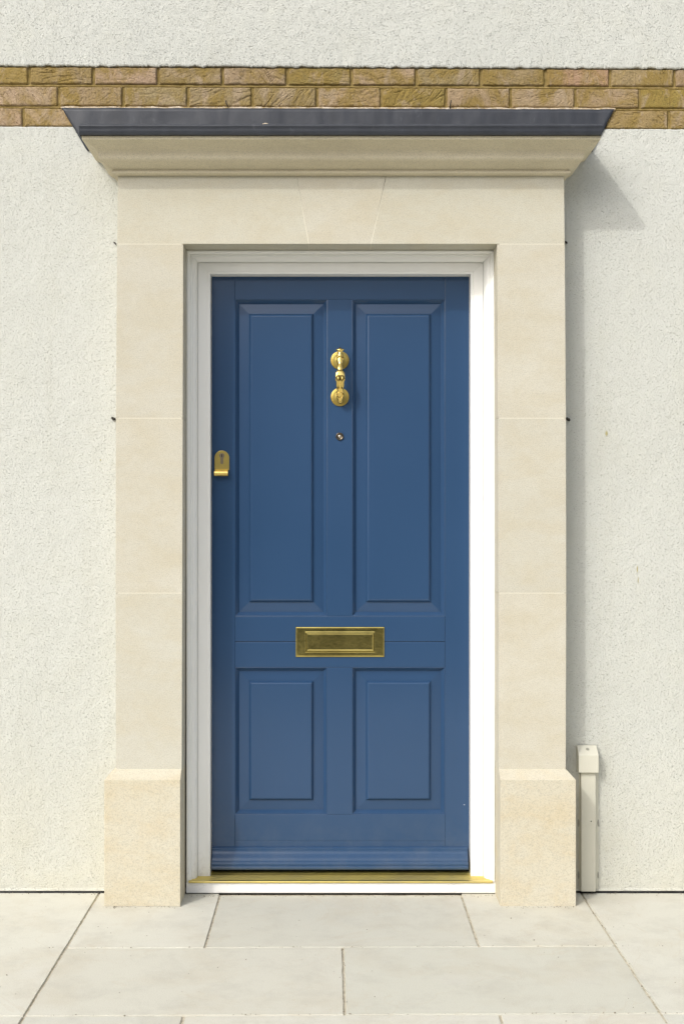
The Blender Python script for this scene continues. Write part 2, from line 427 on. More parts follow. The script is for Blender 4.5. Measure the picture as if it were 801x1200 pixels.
for (a, b) in ((WX0, -.775), (.83, WX1)):
    n = int((b - a) / .012); r = [[], [], []]
    for i in range(n + 1):
        x = a + (b - a) * i / n; q = .0050 * noise.noise(Vector((x * 40, 4, 4))) + .003 * noise.noise(Vector((x * 11, 4, 14)))
        r[0].append(bm.verts.new(V(x, -.01, .005))); r[1].append(bm.verts.new(V(x, .0012, .0042 + q * .7))); r[2].append(bm.verts.new(V(x, .0036 + q, .0012)))
    for p, q_ in zip(r, r[1:]):
        for i in range(n): bm.faces.new((p[i], p[i + 1], q_[i + 1], q_[i]))
obj('base_seal', bm, m_darkrubber, house)
bm = BM(); inner_u = z_up + .08
box(bm, WX0, WX1, inner_u, WTOP, WB, .005)
zt = lambda x: z_up + tilt(x) * 1.15
edge_strip(bm, WX0, -1.5, zt, inner_u, .005, 7, .0028, .02); edge_strip(bm, -1.5, 1.5, zt, inner_u, .005, 7, .0050, .003)
edge_strip(bm, 1.5, WX1, zt, inner_u, .005, 7, .0028, .02)
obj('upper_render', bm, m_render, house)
# mortar bed of the band
bm = BM()
x = WX0; n = 900; rows = [[], []]
zm0, zm1 = Z(152), Z(72)
for i in range(n + 1):
    xx = WX0 + (WX1 - WX0) * i / n
    rows[0].append(bm.verts.new(V(xx, -.009, zm0))); rows[1].append(bm.verts.new(V(xx, -.009, zm1)))
for i in range(n): bm.faces.new((rows[0][i], rows[0][i + 1], rows[1][i + 1], rows[1][i]))
for d_ in (-.04,):
    box(bm, WX0, WX1, zm0 - .06, zm1 + .08, WB, -.034)
mort = obj('mortar_bed', bm, m_mortar, house)
# struck ridges of mortar between the courses
bm = BM()
for (ya, yb) in ((97.2, 100.8), (122.8, 126.2)):
    n = 1500; rw = [[], [], [], []]
    for i in range(n + 1):
        xx = WX0 + (WX1 - WX0) * i / n; t_ = tilt(xx); q = .0016 * noise.noise(Vector((xx * 40, ya, 0)))
        for k, (zz, dd) in enumerate(((Z(ya) + .003, -.012), (Z(ya) - .001, -.0095), (Z(yb) + .002, -.0050), (Z(yb) - .003, -.010))):
            rw[k].append(bm.verts.new(V(xx, dd + q, zz + t_ + q * .6)))
    for a, b in zip(rw, rw[1:]):
        for i in range(n): bm.faces.new((a[i], a[i + 1], b[i + 1], b[i]))
obj('bed_joint', bm, m_mortar, house)

tones = [(.345, .255, .145), (.37, .28, .15), (.42, .31, .19), (.33, .26, .14), (.43, .32, .215), (.34, .25, .095), (.40, .29, .19), (.31, .24, .13)]
bm = BM(); tl = bm.verts.layers.float_color.new('tint')
def brick(x0, x1, z0, z1, tone, seed, fine):
    nx, nz = (60, 20) if fine else (12, 5)
    sx, sz = x1 - x0, z1 - z0
    rnd = random.Random(seed); ang = rnd.uniform(-.9, .9); strength = rnd.uniform(.5, 1.25)
    ox, oz = rnd.uniform(0, 50), rnd.uniform(0, 50)
    ca, sa = math.cos(ang), math.sin(ang)
    grid = []
    for j in range(nz + 1):
        r = []
        for i in range(nx + 1):
            u, v = i / nx, j / nz
            x = x0 + sx * u; z = z0 + sz * v + tilt(x)
            ex = min(u, 1 - u) * sx; ez = min(v, 1 - v) * sz; e = min(ex, ez)
            rim = -.006 * max(0, 1 - e / .0045) ** 1.6
            p = Vector((ox + (x * ca + z * sa) * 14, oz + (-x * sa + z * ca) * 55, seed))
            wv = noise.noise(p * .5) * 1.4
            f = noise.noise(p + Vector((wv, wv, 0)))
            crease = -max(0, .16 - abs(f)) / .16
            lump = noise.noise(Vector((x * 26, z * 30, seed + 7)))
            small = noise.noise(Vector((x * 150, z * 170, seed + 3)))
            dd = -.0005 + .0022 * lump + .0012 * small + .0030 * strength * crease * (.4 + .6 * abs(noise.noise(Vector((x * 12, z * 20, seed + 11))) * 2)) + rim
            wx = .0014 * noise.noise(Vector((x * 60, z * 60, seed + 21))) ; wz = .0014 * noise.noise(Vector((x * 60, z * 60, seed + 31)))
            vtx = bm.verts.new(V(x + wx, dd, z + wz)); vtx[tl] = (*tone, 1); r.append(vtx)
        grid.append(r)
    for j in range(nz):
        for i in range(nx): bm.faces.new((grid[j][i], grid[j][i + 1], grid[j + 1][i + 1], grid[j + 1][i]))
    rimv = grid[0] + [grid[j][nx] for j in range(1, nz + 1)] + grid[nz][-2::-1] + [grid[j][0] for j in range(nz - 1, 0, -1)]
    bk = []
    for v in rimv:
        q = bm.verts.new((v.co.x, .03, v.co.z)); q[tl] = (*tone, 1); bk.append(q)
    n = len(rimv)
    for i in range(n): bm.faces.new((rimv[i], rimv[(i + 1) % n], bk[(i + 1) % n], bk[i]))
P = 75.6
known = {(0, 1): (.41, .295, .20), (0, 7): (.33, .25, .13), (0, 8): (.42, .275, .175), (0, 9): (.33, .25, .13), (0, 2): (.32, .24, .12), (0, 4): (.30, .23, .09), (1, 4): (.37, .265, .14), (1, 5): (.30, .225, .075), (1, 7): (.37, .275, .16),
         (1, 9): (.29, .22, .065), (2, 9): (.34, .25, .12), (0, 0): (.33, .245, .12)}
for cidx, (jx, ya, yb) in enumerate(((34.0, 78.0, 97.6), (69.0, 101.0, 123.2), (27.5, 126.4, 147.6))):
    for k in range(-30, 31):
        xa = X(jx + P * k + 1.6); xb = X(jx + P * (k + 1) - 1.6)
        if xb < WX0 or xa > WX1: continue
        tone = known.get((cidx, k)) or random.choice(tones)
        _q = random.uniform(.86, 1.10)
        brick(xa, xb, Z(yb), Z(ya), tuple(t * _q for t in tone), cidx * 100 + k + 40, -1.35 < xa < 1.35)
obj('brick_band', bm, m_brick, house, smooth=False)

# ------------------------------------------------------------------ stone door surround
surround = thing('door_surround', 'cream limestone door surround with moulded cornice and lead covered top', 'door surround', (X(399), -.06, 0))
p1, p2 = .118, .153
xl = {205: 138.0, 286: 137.3, 490: 136.0, 695: 135.6, 901: 136.0}
xr = {205: 660.2, 286: 661.2, 490: 662.5, 695: 662.9, 901: 662.3}
il = {286: 214.8, 490: 214.2, 695: 213.7, 901: 213.0}
ir = {286: 582.2, 490: 583.0, 695: 583.4, 901: 583.8}
def block(ya, yb, xa0, xa1, xb0, xb1, d, name, tint, m=m_stone, g=.0006, lab=None):
    """xa* = left/right at the top, xb* at the bottom, in px on the face"""
    bm = BM(); f = [(xb0, yb), (xb1, yb), (xb1 if False else xa1, ya), (xa0, ya)]
    pts = []
    for i, (px, py) in enumerate(f):
        zz = Z(py, d) + ((g if yb != 901 else -.003) if i < 2 else -g); pts.append((X(px, d), zz))
    prism(bm, [V(x, d, z_) for x, z_ in pts], [V(x, .001, z_) for x, z_ in pts])
    return obj(name, bm, m, surround, bevel=.0007, tint=tint, label=lab)
ys = [286, 490, 695, 901]
for side in (0, 1):
    for k, (a, b) in enumerate(zip(ys, ys[1:])):
        q = random.uniform(.965, 1.03); w_ = random.uniform(-.01, .015)
        A, B = (xl, il) if side == 0 else (ir, xr)
        block(a, b, A[a], B[a], A[b], B[b], p1, 'jamb_block', (q + w_, q, q - w_))
# lintel: three stones, the middle one a keystone
kl0, kl1 = (346.5, 205), (361.6, 286); kr0, kr1 = (453.0, 205), (434.6, 286)
gg = .30
def lint(pts, tint, name):
    bm = BM(); q = []
    for px, py in pts:
        zz = Z(py, p1) if py != 286 else Z(py, p1) + .0006
        q.append((X(px, p1), zz))
    prism(bm, [V(x, p1, z_) for x, z_ in q], [V(x, .001, z_) for x, z_ in q])
    obj(name, bm, m_stone, surround, bevel=.0006, tint=tint)
lint([(137.5, 286), (kl1[0] - gg, 286), (kl0[0] - gg, 203), (138.2, 203)], (.99, .99, .97), 'lintel_stone')
lint([(kl1[0] + gg, 286), (kr1[0] - gg, 286), (kr0[0] - gg, 203), (kl0[0] + gg, 203)], (1.01, 1.0, .985), 'keystone')
lint([(kr1[0] + gg, 286), (661.0, 286), (660.3, 203), (kr0[0] + gg, 203)], (.985, .985, .965), 'lintel_stone')
# pointing just behind the arrises of the joints
bm = BM(); dj = p1 - .0001
for py in (286, 490, 695):
    box(bm, X(138.2, dj), X(212.8, dj), Z(py, dj) - .0013, Z(py, dj) + .0013, .01, dj)
    box(bm, X(584.6, dj), X(660.2, dj), Z(py, dj) - .0013, Z(py, dj) + .0013, .01, dj)
for (a, b) in ((kl0, kl1), (kr0, kr1)):
    xa, xb = X(a[0], dj), X(b[0], dj); za, zb_ = Z(206, dj), Z(285.5, dj); t_ = .0013
    prism(bm, [V(xb - t_, dj, zb_), V(xb + t_, dj, zb_), V(xa + t_, dj, za), V(xa - t_, dj, za)],
          [V(xb - t_, .01, zb_), V(xb + t_, .01, zb_), V(xa + t_, .01, za), V(xa - t_, .01, za)])
obj('pointing', bm, m_pointing, surround)
# plinth blocks with weathered (chamfered) tops
for side in (0, 1):
    bm = BM()
    zc0 = Z(901, p1); zc1 = Z(914, p2)
    if side == 0: xo, xi, xj = X(122.3, p2), X(211.4, p2), X(136.2, p1)
    else: xo, xi, xj = X(674.3, p2), X(585.8, p2), X(662.2, p1)
    a, b = sorted((xo, xi))
    A = [bm.verts.new(V(x, d, z_)) for x, d, z_ in ((xo, p2, 0), (xi, p2, 0), (xi, p2, zc1), (xo, p2, zc1))]
    T = [bm.verts.new(V(x, d, z_)) for x, d, z_ in ((xj, p1, zc0), (xi, p1, zc0), (xi, .001, zc0), (xj, .001, zc0))]
    Bk = [bm.verts.new(V(x, d, z_)) for x, d, z_ in ((xo, .001, 0), (xi, .001, 0), (xi, .001, zc1), (xo, .001, zc1))]
    F_ = bm.faces.new
    F_(A); F_((A[0], Bk[0], Bk[1], A[1])); F_((A[0], A[3], Bk[3], Bk[0])); F_((A[3], A[2], T[1], T[0])); F_(T)
    F_((A[3], T[0], T[3], Bk[3])); F_((A[1], Bk[1], Bk[2], A[2])); F_((A[2], Bk[2], T[2], T[1])); F_((Bk[0], Bk[3], T[3], T[2], Bk[2], Bk[1]))
    obj('plinth_block', bm, m_plinth, surround, bevel=.0016, tint=(1, 1, 1) if side == 0 else (.985, .985, .99))
# cornice: a cyma run round the front and mitred at both ends
fl, fr = X(138.1, p1), X(660.2, p1)
z0c = H + 387.2 / S
prof = [(.000, .000), (.0185, .0005), (.0235, .0030), (.0250, .0065), (.0235, .0105), (.0200, .0130), (.0215, .0150)]
for i in range(17):                            # cyma between the bead and the fillet
    t = i / 16; e = .0215 + (.1290 - .0215) * (t + .17 * math.sin(2 * math.pi * t)); zz = .0155 + (.0800 - .0155) * t
    prof.append((e, zz))
prof += [(.1340, .0815), (.1355, .0905), (.1355, .0925)]
bm = BM(); loops = []; ratio = .69
for e, zz in prof:
    s = e * ratio
    loops.append([bm.verts.new(q) for q in (V(fl - s, .001, z0c + zz), V(fl - s, p1 + e, z0c + zz), V(fr + s, p1 + e, z0c + zz), V(fr + s, .001, z0c + zz))])
for a, b in zip(loops, loops[1:]):
    for i in range(3): bm.faces.new((a[i], a[i + 1], b[i + 1], b[i]))
bm.faces.new(loops[-1]); bm.faces.new(loops[0][::-1])
for i in (0, 3): pass
bm.faces.new([l[0] for l in loops] + [l[3] for l in loops][::-1])
cornice = obj('cornice', bm, m_stone, surround, tint=(1.10, 1.03, .90), smooth=False)
# sheet lead: dressed over the top, tucked into the bed joint, turned down at the front
ql = .266
Ltop = H + 430.2 / S; Lbot = H + 419.0 / S
LX0, LX1 = -275.9 / S, 298.3 / S
WA = (-314.2 / S, H + 477.0 / S); WBp = (-284.5 / S, H + 427.0 / S)
WC = (331.6 / S, H + 475.2 / S); WD = (306.0 / S, H + 425.5 / S)
bm = BM()
NX, NS = 160, 10
def lw(x, k, a=.0016): return a * (noise.noise(Vector((x * 9, k, 0))) + .5 * noise.noise(Vector((x * 31, k, 2))))
rows = []
for j in range(NS + 1):                          # the nearly level top
    t = j / NS; r = []
    for i in range(NX + 1):
        x = LX0 + (LX1 - LX0) * i / NX
        r.append(bm.verts.new(V(x, .002 + (ql - .004) * t, Ltop + .026 * (1 - t) + (lw(x, 3 + t * 2, .0012) if 0 < j < NS else 0))))
    rows.append(r)
for (dd, zz) in ((.001, .0045), (.0050, .0032), (.0090, -.0010), (.0098, -.0040), (.0088, -.0062), (.0072, -.0085), (.0066, -.016), (.0060, -.022)):   # rolled nosing, then the lip
    rows.append([bm.verts.new(V(LX0 + (LX1 - LX0) * i / NX, ql - .002 + dd + lw(LX0 + (LX1 - LX0) * i / NX, 30, .0010), Ltop + zz - .003 + lw(LX0 + (LX1 - LX0) * i / NX, 12, .0010))) for i in range(NX + 1)])
rows.append([bm.verts.new(V(LX0 + (LX1 - LX0) * i / NX, ql - .001 + lw(LX0 + (LX1 - LX0) * i / NX, 30, .0012), Lbot + lw(LX0 + (LX1 - LX0) * i / NX, 16, .0014))) for i in range(NX + 1)])
rows.append([bm.verts.new(V(LX0 + (LX1 - LX0) * i / NX, ql - .005, Lbot - .0005)) for i in range(NX + 1)])
rows.append([bm.verts.new(V(LX0 + .003 + (LX1 - LX0 - .006) * i / NX, ql - .010, Lbot + .006)) for i in range(NX + 1)])
for a, b in zip(rows, rows[1:]):
    for i in range(NX): bm.faces.new((a[i], a[i + 1], b[i + 1], b[i]))
for idx in (0, NX):
    e_ = [r[idx] for r in rows]
    wl = bm.verts.new(V((LX0, LX1)[idx > 0], .002, Lbot + .003))
    bm.faces.new(e_[:-2] + [wl])
lead = obj('lead_cap', bm, m_lead, surround, smooth=True)
q = lead.modifiers.new('edge', 'EDGE_SPLIT'); q.split_angle = R(40)
bm = BM(); rw = []                               # flashing lying flat on the wall, cut on the slant at both ends
for j in range(13):
    t = j / 12; r = []
    for i in range(161):
        u = i / 160; xa = WA[0] + (WBp[0] - WA[0]) * t; xb = WC[0] + (WD[0] - WC[0]) * t
        za = WA[1] + (WBp[1] - WA[1]) * t; zc = WC[1] + (WD[1] - WC[1]) * t
        x = xa + (xb - xa) * u; zz = za + (zc - za) * u
        r.append(bm.verts.new(V(x + (lw(zz * 4, 40, .0016) if i in (0, 160) else 0), .0065 + lw(x * 1.3, 50 + t * 1.5, .0028), zz + (lw(x, 8, .0012) if j == 0 else 0))))
    rw.append(r)
rw.insert(0, [bm.verts.new((v.co.x, .012, v.co.z + .003)) for v in rw[0]])
rw.append([bm.verts.new((v.co.x, .004, v.co.z)) for v in rw[-1]])
for a, b in zip(rw, rw[1:]):
    for i in range(160): bm.faces.new((a[i], a[i + 1], b[i + 1], b[i]))
for i in (0, 160):
    e_ = [r[i] for r in rw[1:-1]]; k_ = [bm.verts.new((v.co.x, .004, v.co.z)) for v in e_]
    for p_, q_, m_, n_ in zip(e_, e_[1:], k_, k_[1:]): bm.faces.new((p_, q_, n_, m_))
obj('wall_flashing', bm, m_lead, surround, smooth=True)
# bent wire clips, and a blob of dropped mortar
def tube(bm, pts, r, n=8):
    rings = []
    for i, p in enumerate(pts):
        t = (pts[min(i + 1, len(pts) - 1)] - pts[max(i - 1, 0)]).normalized(); a = t.orthogonal().normalized(); b = t.cross(a)
        rings.append([bm.verts.new(p + a * r * math.cos(2 * math.pi * k / n) + b * r * math.sin(2 * math.pi * k / n)) for k in range(n)])
    for a, b in zip(rings, rings[1:]):
        for k in range(n): bm.faces.new((a[k], a[(k + 1) % n], b[(k + 1) % n], b[k]))
    bm.faces.new(rings[0]); bm.faces.new(rings[-1][::-1])
for (pts) in (((264.6, 118.2, .010), (265.2, 121, .014), (266.6, 124, .012), (267.0, 127.2, .004)), ((528.2, 117.6, .012), (527.6, 120.5, .014), (527.2, 123, .012), (527.0, 127.4, .004))):
    bm = BM(); tube(bm, [V(X(a, d), d, Z(b, d)) for a, b, d in pts], .0020)
    obj('clip', bm, m_rust, lead)
bm = BM(); bmesh.ops.create_icosphere(bm, subdivisions=3, radius=.5)
for v in bm.verts: v.co = Vector((X(311, .25) + v.co.x * .020, -.258 + v.co.y * .012, Ltop + .0030 + v.co.z * .007 + .001 * noise.noise(v.co * 4)))
obj('mortar_blob', bm, m_fillet, lead, smooth=True)
for (px, py) in ((133.5, 491), (664.6, 491.5), (135.2, 285.5), (662.4, 284.5)):
    bm = BM(); bmesh.ops.create_icosphere(bm, subdivisions=3, radius=.5)
    big_ = 1 if py > 400 else .55
    for v in bm.verts: v.co = Vector((X(px) + v.co.x * .015 * big_, -.006 + v.co.y * .018, Z(py) + v.co.z * .010 * big_ - v.co.x * .006 + .004 * noise.noise(v.co * 5 + Vector((px, 0, 0)))))
    obj('wall_tie', bm, m_rust, surround, smooth=True)
# mortar splashed along the top of the lead
bm = BM(); n = 400; rw = [[], [], [], []]
for i in range(n + 1):
    x = WA[0] - .004 + (WC[0] - WA[0] + .008) * i / n; zc = WA[1] + (WC[1] - WA[1]) * i / n
    a = .0015 * noise.noise(Vector((x * 35, 0, 3))); b = .0030 * noise.noise(Vector((x * 22, 0, 8))) + .0015 * noise.noise(Vector((x * 90, 0, 8)))
    for k, (zz, dd) in enumerate(((-.004, -.006), (-.0005 + a, .0055 + a), (.0050 + b, .0040), (.0095 + b, -.009))): rw[k].append(bm.verts.new(V(x, dd, zc + zz)))
for a, b in zip(rw, rw[1:]):
    for i in range(n): bm.faces.new((a[i], a[i + 1], b[i + 1], b[i]))
obj('mortar_fillet', bm, m_fillet, house)

# ------------------------------------------------------------------ door frame
frame = thing('door_frame', 'white painted moulded timber door frame with brass threshold, set inside the limestone surround', 'door frame', (X(399), 0, 0))
OL, OR_, OT = -167.7 / S, 191.5 / S, H + 309.2 / S
zs = .0447
u = 1 / S
pf = [(-.3 * u, -.165), (-.3 * u, .020), (.3 * u, .0240), (.9 * u, .025), (2.0 * u, .025), (2.4 * u, .0235), (2.7 * u, .018), (3.5 * u, .0135), (4.2 * u, .0120), (5.5 * u, .0120), (5.6 * u, .0020)]
for i in range(9):
    t = i / 8 * math.pi / 2; pf.append(((5.8 + 5.2 * math.sin(t)) * u, .0010 - .0290 * (1 - math.cos(t))))
pf += [(11.1 * u, -.040), (11.5 * u, -.040), (11.8 * u, -.036), (22.6 * u, -.036), (22.9 * u, -.0375), (23.3 * u, -.036), (24.9 * u, -.036), (25.6 * u, -.0368), (25.9 * u, -.039), (25.9 * u, -.133), (31 * u, -.133), (31 * u, -.165)]
kz = .925
def frame_piece(kind):
    bm = BM(); e0, e1 = [], []
    for i, d in pf:
        iz = i * kz; g_ = .00035
        if kind == 'l': a, b = (OL + i, zs if d < .0262 else zs), (OL + i, OT - iz - g_)
        elif kind == 'r': a, b = (OR_ - i, zs), (OR_ - i, OT - iz - g_)
        else: a, b = (OL + i + g_, OT - iz), (OR_ - i - g_, OT - iz)
        e0.append(V(a[0], d, a[1])); e1.append(V(b[0], d, b[1]))
    prism(bm, e0, e1); return bm
o = obj('side_post', frame_piece('l'), m_white, frame); o2 = obj('side_post', frame_piece('r'), m_white, frame); o3 = obj('head', frame_piece('h'), m_white, frame)
# sill with a brass tread
bm = BM(); sx0, sx1 = X(218.3, .02), X(580.2, .02)
extrude_x(bm, [(-.165, .004), (.019, .004), (.021, .006), (.021, .0395), (.019, .0415), (-.165, .0415)], sx0, sx1)
sill = obj('sill', bm, m_sill, frame, bevel=.0008)
bm = BM(); box(bm, sx0 - .004, sx1 + .004, -.03, .0035, -.165, .010)
obj('sill_shadow_strip', bm, m_black, sill)  # black strip standing in for the shadow gap under the sill
bm = BM(); tx0, tx1 = X(221.5, .02), X(576.5, .02)
prof = [(-.165, .0418), (.021, .0418), (.0245, .0415), (.0250, .0400), (.0275, .0405), (.0280, .0440), (.0262, .0462), (.020, .0468), (.0100, .0462)]
for k in range(7):
    d0 = .006 - k * .0085; prof += [(d0, .0450), (d0 - .002, .0452), (d0 - .004, .0466), (d0 - .0065, .0466)]
prof += [(-.060, .0455), (-.066, .0500), (-.073, .0510), (-.080, .0510), (-.084, .0470), (-.165, .0470)]
extrude_x(bm, prof, tx0, tx1)
obj('threshold_plate', bm, m_tread, frame)

# ------------------------------------------------------------------ front door
DF = -.085
door = thing('front_door', 'slate blue four panel front door with brass knocker and letter plate', 'door', (X(398, DF), -DF, .05))
def dx(px): return X(px, DF)
def dzz(py): return Z(py, DF)
L0, L1 = 275.3, 521.0; M0, M1 = 383.3, 412.3
e0, e1 = 248.2, 549.2; top, bot = 322.6, 1018.6
tg = .28
def board(name, xa, xb, ya, yb, bev=.0011, dback=-.130, front=DF):
    bm = BM(); box(bm, dx(xa), dx(xb), dzz(yb), dzz(ya), dback, front)
    return obj(name, bm, m_blue, door, bevel=bev, seg=2)
board('stile', e0, L0 - .08, top, bot); board('stile', L1 + .08, e1, top, bot)
board('rail', L0 + .08, L1 - .08, top, 350.9)
board('rail', L0 + .08, L1 - .08, 722.2, 751.7, .0018); board('rail', L0 + .08, L1 - .08, 752.1, 782.0, .0018)
board('rail', L0 + .08, L1 - .08, 954.6, 985.5, .0010); board('rail', L0 + .08, L1 - .08, 985.6, bot, .0010)
board('mullion', M0, M1, 351.0, 722.1); board('mullion', M0, M1, 782.1, 954.5)
bm = BM(); box(bm, dx(e0) + .003, dx(e1) - .003, dzz(bot) + .003, dzz(top) - .003, -.129, -.112)
obj('door_core', bm, m_blue, door)
def panel(xa, xb, ya, yb):
    bm = BM(); x0, x1, z0, z1 = dx(xa), dx(xb), dzz(yb), dzz(ya)
    lv = [(0, -.004), (0, -.0006), (.0010, -.0001), (.0022, -.0006), (.0026, -.0022)]
    for i in range(7):
        t = i / 6; lv.append((.0030 + .0102 * (t + .04 * math.sin(math.pi * t)), -.0035 - .0130 * t))
    lv += [(.0135, -.0170), (.0142, -.0170)]
    for i in range(6):
        t = i / 5; lv.append((.0145 + .0335 * t, -.0169 + .0044 * t))
    lv += [(.0482, -.0127), (.0512, -.0068), (.0532, -.0038), (.0552, -.0018), (.0572, -.0009), (.0595, -.0006)]
    loops = []
    for ins, dd in lv:
        loops.append([bm.verts.new(V(a, DF + dd, b)) for a, b in ((x0 + ins, z0 + ins), (x1 - ins, z0 + ins), (x1 - ins, z1 - ins), (x0 + ins, z1 - ins))])
    for a, b in zip(loops, loops[1:]):
        for i in range(4): bm.faces.new((a[i], a[(i + 1) % 4], b[(i + 1) % 4], b[i]))
    bm.faces.new(loops[-1])
    back = [bm.verts.new(V(a, -.111, b)) for a, b in ((x0, z0), (x1, z0), (x1, z1), (x0, z1))]
    for i in range(4): bm.faces.new((loops[0][i], back[i], back[(i + 1) % 4], loops[0][(i + 1) % 4]))
    bm.faces.new(back[::-1])
    return obj('panel', bm, m_blue, door)
for (a, b) in ((L0, M0), (M1, L1)):
    for (c_, d_) in ((351.0, 722.2), (782.0, 954.6)): panel(a, b, c_, d_)
# weather bar
bm = BM(); wz0 = Z(1018.6, -.055)
wp = [(DF - .002, wz0 + .0045), (DF - .002, wz0 + .071), (DF + .004, wz0 + .0705), (DF + .0095, wz0 + .067), (DF + .0100, wz0 + .0625)]
for i in range(10):
    t = i / 9; wp.append((DF + .0105 + .020 * (t - .10 * math.sin(2 * math.pi * t)), wz0 + .060 - .034 * t))
for i in range(1, 7):
    t = i / 6 * math.pi / 2; wp.append((DF + .0305 + .0055 * math.sin(t), wz0 + .026 - .010 * (1 - math.cos(t))))
wp += [(DF + .0350, wz0 + .0135), (DF + .0385, wz0 + .0115), (DF + .0395, wz0 + .009), (DF + .0390, wz0 + .002), (DF + .0365, wz0), (DF + .004, wz0)]
extrude_x(bm, wp, X(248.4, -.07), X(548.2, -.05))
obj('weather_bar', bm, m_blue, door, bevel=.0006)
bm = BM(); box(bm, dx(e0), dx(e1), .0475, dzz(bot) + .002, -.125, -.094)
obj('bottom_seal', bm, m_darkrubber, door)
# knocker
def kx(px): return X(px, DF + .02)
kcx = X(398.1, DF + .01); zt_ = Z(422.2, DF + .006); zb2 = Z(465.2, DF + .006)
def rosette(cz):
    bm = BM(); r = .0318
    lathe(bm, kcx, cz, [(0, DF), (r, DF), (r, DF + .003), (r * .985, DF + .0046), (r * .93, DF + .0050), (r * .86, DF + .0038), (r * .80, DF + .0042),
                        (r * .55, DF + .0046), (r * .36, DF + .0055), (r * .32, DF + .013), (r * .28, DF + .020), (0, DF + .020)], 56)
    return bm
kn = BM()
KZ = lambda py: Z(py, DF + .035)
kc = X(398.3, DF + .035)
secs = [  # centre d, z(px), half width, half depth, power
    (.030, 407.0, .0035, .0035, 1), (.030, 408.4, .0055, .0055, 1), (.030, 409.3, .0140, .0100, 1), (.030, 410.3, .0145, .0105, 1), (.030, 411.2, .0090, .0080, 1),
    (.030, 412.6, .0068, .0068, 1), (.030, 414.0, .0098, .0090, 1), (.030, 416.8, .0115, .0110, .9), (.031, 420.0, .0125, .0120, .85), (.033, 423.0, .0120, .0120, .9), (.036, 425.0, .0105, .0110, 1), (.038, 426.3, .0085, .0095, 1),
    (.041, 427.6, .0098, .0085, .8), (.045, 430.5, .0108, .0085, .7), (.049, 433.0, .0100, .0085, .8), (.0505, 434.3, .0085, .0080, 1), (.052, 435.2, .0110, .0090, .7), (.0545, 437.2, .0148, .0095, .5), (.0565, 441.0, .0166, .0085, .4),
    (.0560, 446.6, .0166, .0085, .4), (.0550, 448.0, .0138, .0085, .5), (.0530, 449.5, .0140, .0088, .6), (.0490, 453.0, .0138, .0082, .6), (.0440, 456.2, .0115, .0080, .8), (.0400, 458.0, .0100, .0078, 1),
    (.0360, 459.4, .0118, .0095, .9), (.0320, 462.0, .0138, .0110, .8), (.0295, 465.0, .0125, .0110, .8), (.0280, 467.8, .0105, .0110, .9), (.0270, 469.2, .0065, .0075, 1), (.0265, 470.4, .0088, .0085, 1), (.0262, 471.6, .0075, .0070, 1), (.0260, 472.8, .0020, .0020, 1)]
loft(kn, [(DF + a, KZ(b), kc, c_, d_, p) for a, b, c_, d_, p in secs], 32)
knocker = obj('door_knocker', kn, m_brass, door, smooth=True)
obj('rosette', rosette(zt_), m_brass_brushed, knocker); obj('rosette', rosette(zb2), m_brass_brushed, knocker)
for o_ in knocker.children:
    q = o_.modifiers.new('edge', 'EDGE_SPLIT'); q.split_angle = R(50)
bm = BM()                                         # cast fluting and ears on the middle of the handle
for sx in (-1, 1):
    lp = [(DF + .0610, KZ(441)), (DF + .0640, KZ(444)), (DF + .0625, KZ(447)), (DF + .0600, KZ(451)), (DF + .0515, KZ(456))]
    tube(bm, [V(kc + sx * (.0075 - .0005 * i), d_, z_) for i, (d_, z_) in enumerate(lp)], .0030, 10)
for (py, dd, hw) in ((418.6, .0430, .0105), (461.5, .0430, .0110)):
    for sx in (-1, 1):
        tube(bm, [V(kc + sx * .002, DF + dd + .003, KZ(py - 1.5)), V(kc + sx * hw, DF + dd, KZ(py)), V(kc + sx * hw * .9, DF + dd - .004, KZ(py + 3.0)), V(kc + sx * .003, DF + dd + .001, KZ(py + 5.0))], .0026, 10)
obj('cast_ornament', bm, m_brass, knocker, smooth=True)
# spyhole
bm = BM(); sc, sz_ = X(397.8, DF + .004), Z(511.4, DF + .004)
lathe(bm, sc, sz_, [(0, DF), (.0135, DF), (.0135, DF + .003), (.0125, DF + .0052), (.0105, DF + .0055), (.0080, DF + .0030), (0, DF + .0025)], 40)
sp = obj('spyhole', bm, mat('dark_bronze', (.12, .10, .075), .3, 1.0), door, smooth=True)
bm = BM(); lathe(bm, sc, sz_, [(.0062, DF + .0026), (.0056, DF + .0050), (.0036, DF + .0064), (0, DF + .0068)], 32)
obj('lens', bm, mat('spyhole_lens', (.62, .55, .45), .12, .8), sp, smooth=True)
